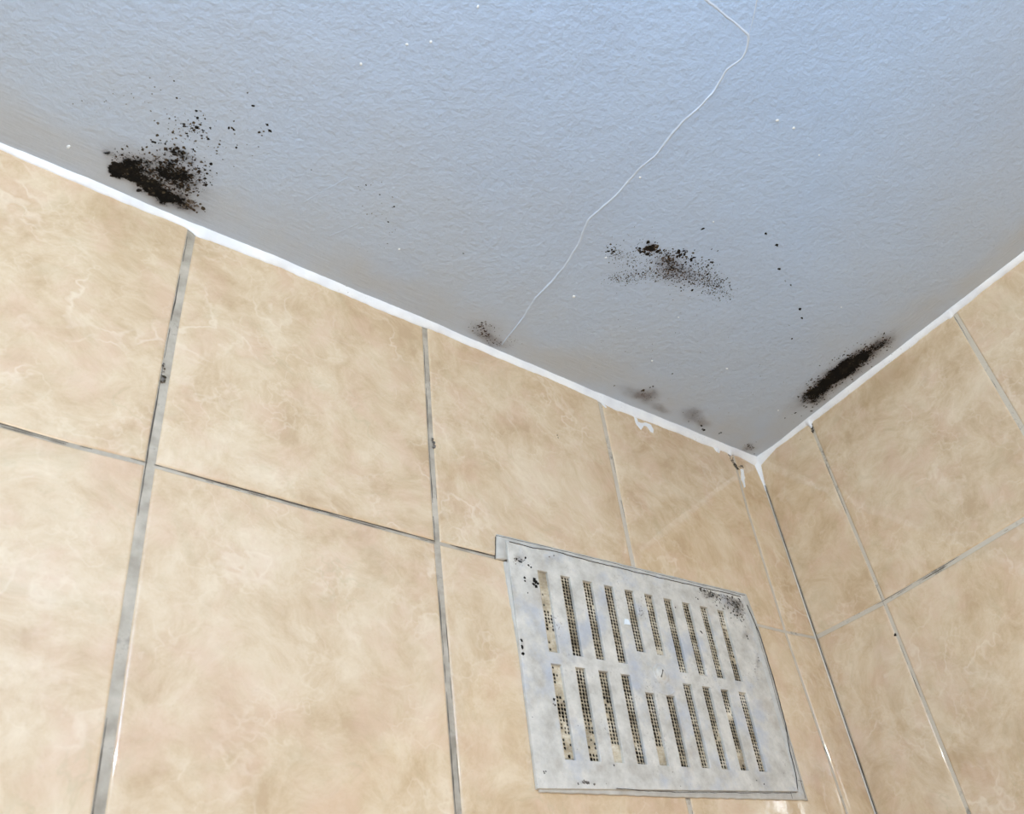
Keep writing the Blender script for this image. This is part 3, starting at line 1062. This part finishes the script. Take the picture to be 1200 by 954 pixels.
# filler surround
def ring_strip(name, outer, inner, y_out, mat, parent, label=None, jit=0.0006):
    O = [on_wall(*p) - vent.location for p in outer]
    I = [on_wall(*p) - vent.location for p in inner]

    def dense(P, n=40):
        out = []
        for a, b in zip(P, P[1:]):
            for k in range(n):
                out.append(a.lerp(b, k / n))
        out.append(P[-1])
        return out
    O, I = dense(O), dense(I)
    verts, faces = [], []
    for i, (o_, i_) in enumerate(zip(O, I)):
        j = noise.noise(o_ * 160) * jit + noise.noise(o_ * 600) * jit * 0.5
        d = (o_ - i_)
        d = d.normalized() if d.length > 1e-6 else Vector((0, 0, 0))
        o2 = o_ + d * j
        for (p, y) in ((o2, 0.0003), (o2, -y_out * 0.75), (o2 - d * 0.0006, -y_out), (i_, -y_out * (1 + 0.2 * noise.noise(i_ * 200))), (i_, 0.0003)):
            verts.append(Vector((p.x, y, p.z)))
    for i in range(len(O) - 1):
        for k in range(4):
            faces.append((i * 5 + k, i * 5 + k + 1, (i + 1) * 5 + k + 1, (i + 1) * 5 + k))
    me = mesh_from(name, verts, faces, [mat])
    bm = bmesh.new()
    bm.from_mesh(me)
    bmesh.ops.recalc_face_normals(bm, faces=bm.faces)
    bm.to_mesh(me)
    bm.free()
    return link(name, me, parent=parent, label=label)


OUT = [(590, 657), (580.5, 655.5), (581.5, 627), (720, 660), (873.5, 697), (887, 733), (925, 866), (945.5, 938.5), (800, 935), (631, 929), (612, 793), (589.5, 659)]
INN = [(596, 657), (596, 655), (600, 640), (720, 668), (866, 702), (878, 735), (915, 867), (928, 920), (800, 916), (640, 912), (622, 793), (600, 662)]
sur = ring_strip('filler_surround', OUT, INN, 0.0016, MORTAR, vent, label='grey filler smeared around the plate')


# thin dark cracks between plate and filler
def dark_line(pts, place_off, name='crack', w=0.0005, parent=None):
    P = [on_wall(p[0], p[1], place_off) - vent.location for p in pts]
    D = []
    for a, b in zip(P, P[1:]):
        n = max(2, int((b - a).length / 0.002))
        for k in range(n):
            D.append(a.lerp(b, k / n))
    D.append(P[-1])
    verts, faces = [], []
    for i, c in enumerate(D):
        t = (D[min(i + 1, len(D) - 1)] - D[max(i - 1, 0)]).normalized()
        s = Vector((-t.z, 0, t.x))
        c = c + s * 0.0006 * fbm(i * 0.02, 31, 3, 8)
        ww = w * (0.7 + 1.0 * abs(fbm(i * 0.02, 33, 3, 9)))
        verts += [c - s * ww + Y * 0.0005, c - s * ww * .6 - Y * 0.00015, c + s * ww * .6 - Y * 0.00015, c + s * ww + Y * 0.0005]
    for i in range(len(D) - 1):
        for k in range(3):
            faces.append((i * 4 + k, i * 4 + k + 1, (i + 1) * 4 + k + 1, (i + 1) * 4 + k))
    me = mesh_from(name, verts, faces, [DARK])
    fix_normals(me, -Y)
    return link(name, me, parent=parent, label='thin dark crack')


dark_line([(581.5, 627), (640, 641), (720, 660.5), (800, 680), (873, 697.5)], 0.0016, parent=sur, w=.00022)
dark_line([(597, 634), (622, 641), (650, 646), (690, 657), (740, 669), (800, 683), (868, 699)], 0.0037, parent=sur, w=.00016)
dark_line([(581.5, 629), (580.5, 655)], 0.0016, parent=sur, w=.0002)
dark_line([(722, 923), (760, 927), (790, 928.5), (880, 929), (934, 929)], 0.0037, parent=sur, w=.00016)
dark_line([(876, 709), (890, 742), (905, 790), (912, 815), (921, 850), (926, 880), (934, 912), (935, 928)], 0.0024, parent=sur, w=.00022)
dark_line([(886, 735), (893, 760), (905, 800), (913, 830), (925, 868), (934, 900), (944, 936)], 0.0016, parent=sur, w=.0002)
dark_line([(926, 926), (929, 936)], 0.0016, parent=sur, w=.0002)
dark_line([(935, 914), (940, 915)], 0.0016, parent=sur, w=.0002)

# perforated dust screen behind the slots
scr_y = -0.0007
pit = 0.00285
verts, faces, fm = [], [], []
rg2 = random.Random(5)


def near_slot(u, v_):
    mu, mv = .012, .02
    for k, (a, b) in enumerate(slots_u):
        if a - mu < u < b + mu + .01:
            sh = k in (4, 5)
            if .115 - mv - .03 < v_ < (.415 if sh else .482) + mv or (.602 if sh else .535) - mv - .03 < v_ < .905 + mv:
                return k
    return None


def inv_plate(p):
    z0, z1 = None, None
    x = p.x + vent.location.x
    z = p.z + vent.location.z
    u = (x - corner[0].x) / (corner[1].x - corner[0].x)
    top = corner[0].z + (corner[1].z - corner[0].z) * u
    bot = corner[3].z + (corner[2].z - corner[3].z) * u
    v2 = (top - z) / (top - bot)
    return u, v2 - (u - .5) * 0.02


nxs, nzs = int(0.27 / pit), int(0.19 / pit)
for i in range(nxs):
    for j in range(nzs):
        cx = corner[0].x - vent.location.x + 0.012 + (i + .5) * pit
        cz = corner[3].z - vent.location.z + 0.006 + (j + .5) * pit
        c = Vector((cx, 0, cz))
        u, v_ = inv_plate(c)
        k = near_slot(u, v_)
        if k is None:
            continue
        # clogging: the first slots and some feet are filled with dust
        cl = noise.noise(Vector((cx * 55, cz * 55, 4))) + 0.5 * noise.noise(Vector((cx * 260, cz * 260, 8)))
        th = 0.62
        if k == 0:
            th = -0.05 if v_ < .5 else 0.18
        if k == 1:
            th = 0.35
        if k in (2, 4) and v_ > .83:
            th = -0.9
        if k in (7, 8) and v_ > .5:
            th = .38
        hw = pit / 2
        r = pit * (0.425 + 0.05 * rg2.uniform(-1, 1))
        if cl > th - 0.25:
            r *= 0.82
        base = len(verts)
        dy = 0.0004 * noise.noise(Vector((cx * 80, cz * 80, 1)))
        sq = [(-hw, -hw), (0, -hw), (hw, -hw), (hw, 0), (hw, hw), (0, hw), (-hw, hw), (-hw, 0)]
        for (a, b) in sq:
            verts.append((cx + a, scr_y + dy, cz + b))
        jx, jz = rg2.uniform(-.12, .12) * pit, rg2.uniform(-.12, .12) * pit
        for q in range(8):
            an_ = math.radians(225 + 45 * q)
            rr = r * (1.12 if q % 2 == 0 else 0.98)
            verts.append((cx + jx * .5 + rr * math.cos(an_), scr_y + dy - 0.0002, cz + jz * .5 + rr * 1.08 * math.sin(an_)))
        for q in range(8):
            verts.append((verts[base + 8 + q][0], scr_y + 0.0003, verts[base + 8 + q][2]))
        for q in range(8):
            faces.append((base + q, base + (q + 1) % 8, base + 8 + (q + 1) % 8, base + 8 + q))
            faces.append((base + 8 + q, base + 8 + (q + 1) % 8, base + 16 + (q + 1) % 8, base + 16 + q))
        if cl > th:
            verts.append((cx, scr_y + rg2.uniform(.0003, .0011), cz))
            cc = len(verts) - 1
            for q in range(8):
                faces.append((base + 8 + q, base + 8 + (q + 1) % 8, cc))
me = mesh_from('mesh_screen', verts, faces, [SCREEN], smooth=False)
fix_normals(me, -Y)
link('mesh_screen', me, parent=vent, label='dusty perforated beige screen behind the slots')

# duct box behind
x0, x1, z0, z1 = HX0 - .012 - vent.location.x, HX1 + .012 - vent.location.x, HZ0 - .012 - vent.location.z, HZ1 + .012 - vent.location.z
y0, y1 = 0.0035, 0.042
v = [(x0, y0, z0), (x1, y0, z0), (x1, y0, z1), (x0, y0, z1), (x0, y1, z0), (x1, y1, z0), (x1, y1, z1), (x0, y1, z1)]
f = [(4, 5, 6, 7), (0, 1, 5, 4), (1, 2, 6, 5), (2, 3, 7, 6), (3, 0, 4, 7)]
link('duct', mesh_from('duct', v, f, [DUCT], smooth=False), parent=vent)

# centre screw, painted over, with its slit
def lathe(prof, c, n=28):
    verts, faces = [], []
    for (r, y) in prof:
        for k in range(n):
            a = 2 * math.pi * k / n
            verts.append((c.x + r * math.cos(a), y, c.z + r * math.sin(a)))
    for i in range(len(prof) - 1):
        for k in range(n):
            faces.append((i * n + k, i * n + (k + 1) % n, (i + 1) * n + (k + 1) % n, (i + 1) * n + k))
    faces.append(tuple((len(prof) - 1) * n + k for k in range(n)))
    return verts, faces


sc = on_wall(774.5, 790, PT) - vent.location
y = -PT
vv, ff = lathe([(.0088, y + .0003), (.0082, y - .0004), (.0066, y - .0006), (.0060, y - .0003), (.0052, y - .0006), (.0045, y - .0012), (.0025, y - .0016), (.0008, y - .0017)], sc)
me = mesh_from('screw', vv, ff, [VENT])
fix_normals(me, -Y)
scr = link('screw', me, parent=vent)
bm = bmesh.new()
bmesh.ops.create_cube(bm, size=1.0)
bmesh.ops.scale(bm, vec=(0.0014, 0.0008, 0.0078), verts=bm.verts)
bmesh.ops.bevel(bm, geom=bm.edges[:], offset=0.0003, segments=2, affect='EDGES')
bmesh.ops.rotate(bm, cent=(0, 0, 0), matrix=Matrix.Rotation(math.radians(28), 3, 'Y'), verts=bm.verts)
bmesh.ops.translate(bm, vec=(sc.x, y - 0.0014, sc.z), verts=bm.verts)
me = bpy.data.meshes.new('screw_slit')
bm.to_mesh(me)
bm.free()
me.materials.append(DARK)
link('screw_slit', me, parent=scr)

# raised arc below the screw
verts, faces = [], []
n = 26
for i in range(n + 1):
    a = math.radians(228 + 88 * i / n)
    R_ = 0.0175
    taper = max(0.0, math.sin(math.pi * i / n)) ** .5
    for k in range(6):
        b = math.pi * k / 5
        rr = R_ + 0.0008 * math.cos(b)
        verts.append((sc.x + rr * math.cos(a), y - 0.0009 * math.sin(b) * taper + 0.0001, sc.z + rr * math.sin(a)))
for i in range(n):
    for k in range(5):
        faces.append((i * 6 + k, i * 6 + k + 1, (i + 1) * 6 + k + 1, (i + 1) * 6 + k))
me = mesh_from('knob_rim', verts, faces, [VENT])
fix_normals(me, -Y)
link('knob_rim', me, parent=vent)

# black spots and grime on the plate
vp = lambda a, b: on_wall(a, b, PT) - vent.location
zz = lambda a, b: (560 + a / 2.695, 600 + b / 2.695)
sp = []
for (a, b, r) in ((122, 148, 1.1), (130, 155, 1.2), (138, 158, 1.0), (150, 145, 1.2), (160, 168, 1.3), (168, 175, 1.0), (148, 208, 1.4), (149, 218, 1.1), (158, 256, .8),
                  (178, 212, 1.5), (183, 222, 1.9), (176, 228, 1.8), (184, 236, 1.6), (190, 226, 1.4), (178, 218, 1.5), (138, 405, 1.5), (140, 425, 1.6), (143, 448, 1.4), (241, 592, 1.3), (248, 604, 1.8), (244, 610, 1.2),
                  (208, 820, .8), (283, 778, .8), (293, 208, 1.5), (285, 782, .9), (705, 378, 1.3), (708, 382, 1.0), (618, 298, 1.3), (612, 292, 1.0), (624, 302, .9), (850, 392, 1.3), (853, 400, 1.1), (830, 342, 1.0), (833, 346, 1.0), (800, 335, .8),
                  (215, 820, .6), (210, 825, .7), (886, 460, .9), (888, 470, .9), (904, 880, 1.2), (518, 884, 1.2), (695, 275, .9), (688, 270, .8), (430, 800, 1.0), (880, 848, .7), (904, 860, .8)):
    sp.append((*zz(a, b), r * MM * .75, 0))
for (a, b, r) in ((270, 212, 1.2), (274, 204, 1.2), (282, 202, 1.2), (226, 142, .9), (240, 138, .9), (345, 855, 1.6), (330, 860, 1.3), (340, 865, 1.2)):
    sp.append((*zz(a, b), r * MM * .75, 2))
sp += gauss(*zz(130, 152), 6, 2.6, 25, 34, .0002, .0007, (0, 1, 2))
sp += gauss(*zz(760, 265), 13, 2.6, 18, 130, .0002, .0009, (0, 1, 2))
sp += gauss(*zz(805, 290), 11, 6, 25, 150, .0002, .0010, (1, 2, 0))
sp += gauss(*zz(828, 305), 5, 6, 35, 70, .0003, .0010, (1, 2))
sp += gauss(*zz(715, 245), 4, 1.6, 18, 30, .0004, .0010, (0, 1))
sp += gauss(*zz(515, 315), 3, 9, 0, 50, .0001, .0005, (1, 2))
sp += gauss(*zz(340, 858), 5, 1.8, 0, 24, .0003, .0010, (2,))
sp += gauss(*zz(250, 600), 3, 3, 0, 12, .0003, .0008, (0, 1))
sp += gauss(*zz(540, 545), 100, 70, 10, 150, .0001, .00035, (1, 2))


def in_slot_px(px, py):
    p = vp(px, py)
    u, v_ = inv_plate(p)
    for k, (a, b) in enumerate(slots_u):
        if a - .003 < u < b + .003:
            sh = k in (4, 5)
            if .105 < v_ < (.425 if sh else .492) or (.592 if sh else .525) < v_ < .915:
                return True
    return u < 0.005 or u > .99 or v_ < 0.01 or v_ > .99


sp = [s for s in sp if not in_slot_px(s[0], s[1])]
vv, ff, mm_ = spots_mesh('s', sp, vp, -Y, X, Z, None, .00015)
dens, softs = [0.0] * len(vv), [0.0] * len(vv)
GB = [(607, 655, 5, 4, .3, .35), (628, 683, 6, 5, .4, .35), (611, 758, 3, 12, .3, .3), (652, 824, 4, 5, .3, .3), (686, 918, 8, 3, .15, .3), (835, 698, 12, 4, .45, .45), (858, 706, 10, 6, .45, .5),
      (866, 715, 5, 8, .4, .45), (825, 691, 4, 3, .5, .5), (873, 745, 3, 4, .2, .35), (888, 775, 2, 10, .3, .3), (750, 717, 3, 8, .2, .12), (790, 712, 3, 3, .4, .4), (895, 912, 14, 6, .10, .14), (646, 655, 7, 2.5, .15, .2),
      (776, 806, 14, 3, .12, .1), (720, 896, 60, 3, .08, .06), (917, 905, 8, 6, .2, .12)]
SX = 1.6
gx0, gx1, gy0, gy1 = 592, 936, 634, 930
for ii in range(int((gx1 - gx0) / SX)):
    for jj in range(int((gy1 - gy0) / SX)):
        qx, qy = gx0 + ii * SX, gy0 + jj * SX
        dmax = 0
        for (bx, by, rx, ry, am, so) in GB:
            if abs(qx - bx) < 2.2 * rx and abs(qy - by) < 2.2 * ry:
                dmax = 1
        if not dmax or any(in_slot_px(qx + a, qy + b) for a, b in ((0, 0), (SX, 0), (SX, SX), (0, SX))):
            continue
        k0 = len(vv)
        for a, b in ((0, 0), (SX, 0), (SX, SX), (0, SX)):
            vv.append(on_wall(qx + a, qy + b, PT + 0.0001) - vent.location)
            d = so_ = 0.0
            for (bx, by, rx, ry, am, so) in GB:
                e = math.exp(-(((qx + a - bx) / rx) ** 2 + ((qy + b - by) / ry) ** 2))
                d += am * e
                so_ += so * e
            dens.append(d)
            softs.append(min(so_, .8) * .8)
        ff.append((k0, k0 + 1, k0 + 2, k0 + 3))
        mm_.append(3)
me = mesh_from('mould_spots', vv, ff, [BLACK, BROWN, GREYM, FILM], mm_, True, {'growth': ('FLOAT', dens), 'stain': ('FLOAT', softs)})
fix_normals(me, -Y)
link('mould_spots', me, parent=vent, kind='stuff', label='black mould spots on the plate')

# white chip on the bar between the fourth and fifth upper slots
P = [zz(463, 338), zz(474, 340), zz(481, 357), zz(462, 355)]
bm = bmesh.new()
vs1 = [bm.verts.new(vp(*p)) for p in P]
f1 = bm.faces.new(vs1)
ex = bmesh.ops.extrude_face_region(bm, geom=[f1])
for g in ex['geom']:
    if isinstance(g, bmesh.types.BMVert):
        g.co.y -= 0.0006
bmesh.ops.recalc_face_normals(bm, faces=bm.faces)
me = bpy.data.meshes.new('paint_chip')
bm.to_mesh(me)
bm.free()
me.materials.append(NIB)
link('paint_chip', me, parent=vent, label='bright white chip')


# ------------------------------------------------------------------ dark hairline cracks where the grout has shrunk from the tiles
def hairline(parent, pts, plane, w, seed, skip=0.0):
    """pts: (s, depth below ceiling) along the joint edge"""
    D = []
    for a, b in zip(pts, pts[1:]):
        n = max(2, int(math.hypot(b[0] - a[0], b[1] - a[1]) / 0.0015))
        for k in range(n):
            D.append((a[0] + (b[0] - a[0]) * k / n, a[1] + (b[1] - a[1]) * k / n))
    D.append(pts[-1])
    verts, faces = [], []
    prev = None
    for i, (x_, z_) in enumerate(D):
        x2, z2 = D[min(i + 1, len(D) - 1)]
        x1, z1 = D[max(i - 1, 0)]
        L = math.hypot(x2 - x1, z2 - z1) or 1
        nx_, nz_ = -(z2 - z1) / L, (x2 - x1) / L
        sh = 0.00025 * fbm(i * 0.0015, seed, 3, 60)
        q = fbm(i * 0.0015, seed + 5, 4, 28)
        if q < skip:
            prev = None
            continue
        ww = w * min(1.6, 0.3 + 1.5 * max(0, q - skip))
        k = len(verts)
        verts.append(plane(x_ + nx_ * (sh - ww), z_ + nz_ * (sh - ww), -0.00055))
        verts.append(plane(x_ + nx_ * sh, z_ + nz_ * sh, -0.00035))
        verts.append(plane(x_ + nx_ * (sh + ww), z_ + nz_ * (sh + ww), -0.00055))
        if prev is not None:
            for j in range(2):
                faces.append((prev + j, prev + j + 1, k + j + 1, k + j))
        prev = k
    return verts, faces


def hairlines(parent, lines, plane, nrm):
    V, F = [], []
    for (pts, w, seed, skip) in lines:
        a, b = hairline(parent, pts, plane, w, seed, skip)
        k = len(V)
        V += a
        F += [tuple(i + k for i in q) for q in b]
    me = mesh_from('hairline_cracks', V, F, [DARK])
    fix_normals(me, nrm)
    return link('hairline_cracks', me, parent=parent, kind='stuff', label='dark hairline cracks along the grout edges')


def vline(tab, off, z0=0.008, z1=0.46):
    return [(lerp_table(z0 + (z1 - z0) * k / 12, tab) + off, z0 + (z1 - z0) * k / 12) for k in range(13)]


def hline(tab, off, s0, s1):
    return [(s0 + (s1 - s0) * k / 12, lerp_table(s0 + (s1 - s0) * k / 12, tab) + off) for k in range(13)]


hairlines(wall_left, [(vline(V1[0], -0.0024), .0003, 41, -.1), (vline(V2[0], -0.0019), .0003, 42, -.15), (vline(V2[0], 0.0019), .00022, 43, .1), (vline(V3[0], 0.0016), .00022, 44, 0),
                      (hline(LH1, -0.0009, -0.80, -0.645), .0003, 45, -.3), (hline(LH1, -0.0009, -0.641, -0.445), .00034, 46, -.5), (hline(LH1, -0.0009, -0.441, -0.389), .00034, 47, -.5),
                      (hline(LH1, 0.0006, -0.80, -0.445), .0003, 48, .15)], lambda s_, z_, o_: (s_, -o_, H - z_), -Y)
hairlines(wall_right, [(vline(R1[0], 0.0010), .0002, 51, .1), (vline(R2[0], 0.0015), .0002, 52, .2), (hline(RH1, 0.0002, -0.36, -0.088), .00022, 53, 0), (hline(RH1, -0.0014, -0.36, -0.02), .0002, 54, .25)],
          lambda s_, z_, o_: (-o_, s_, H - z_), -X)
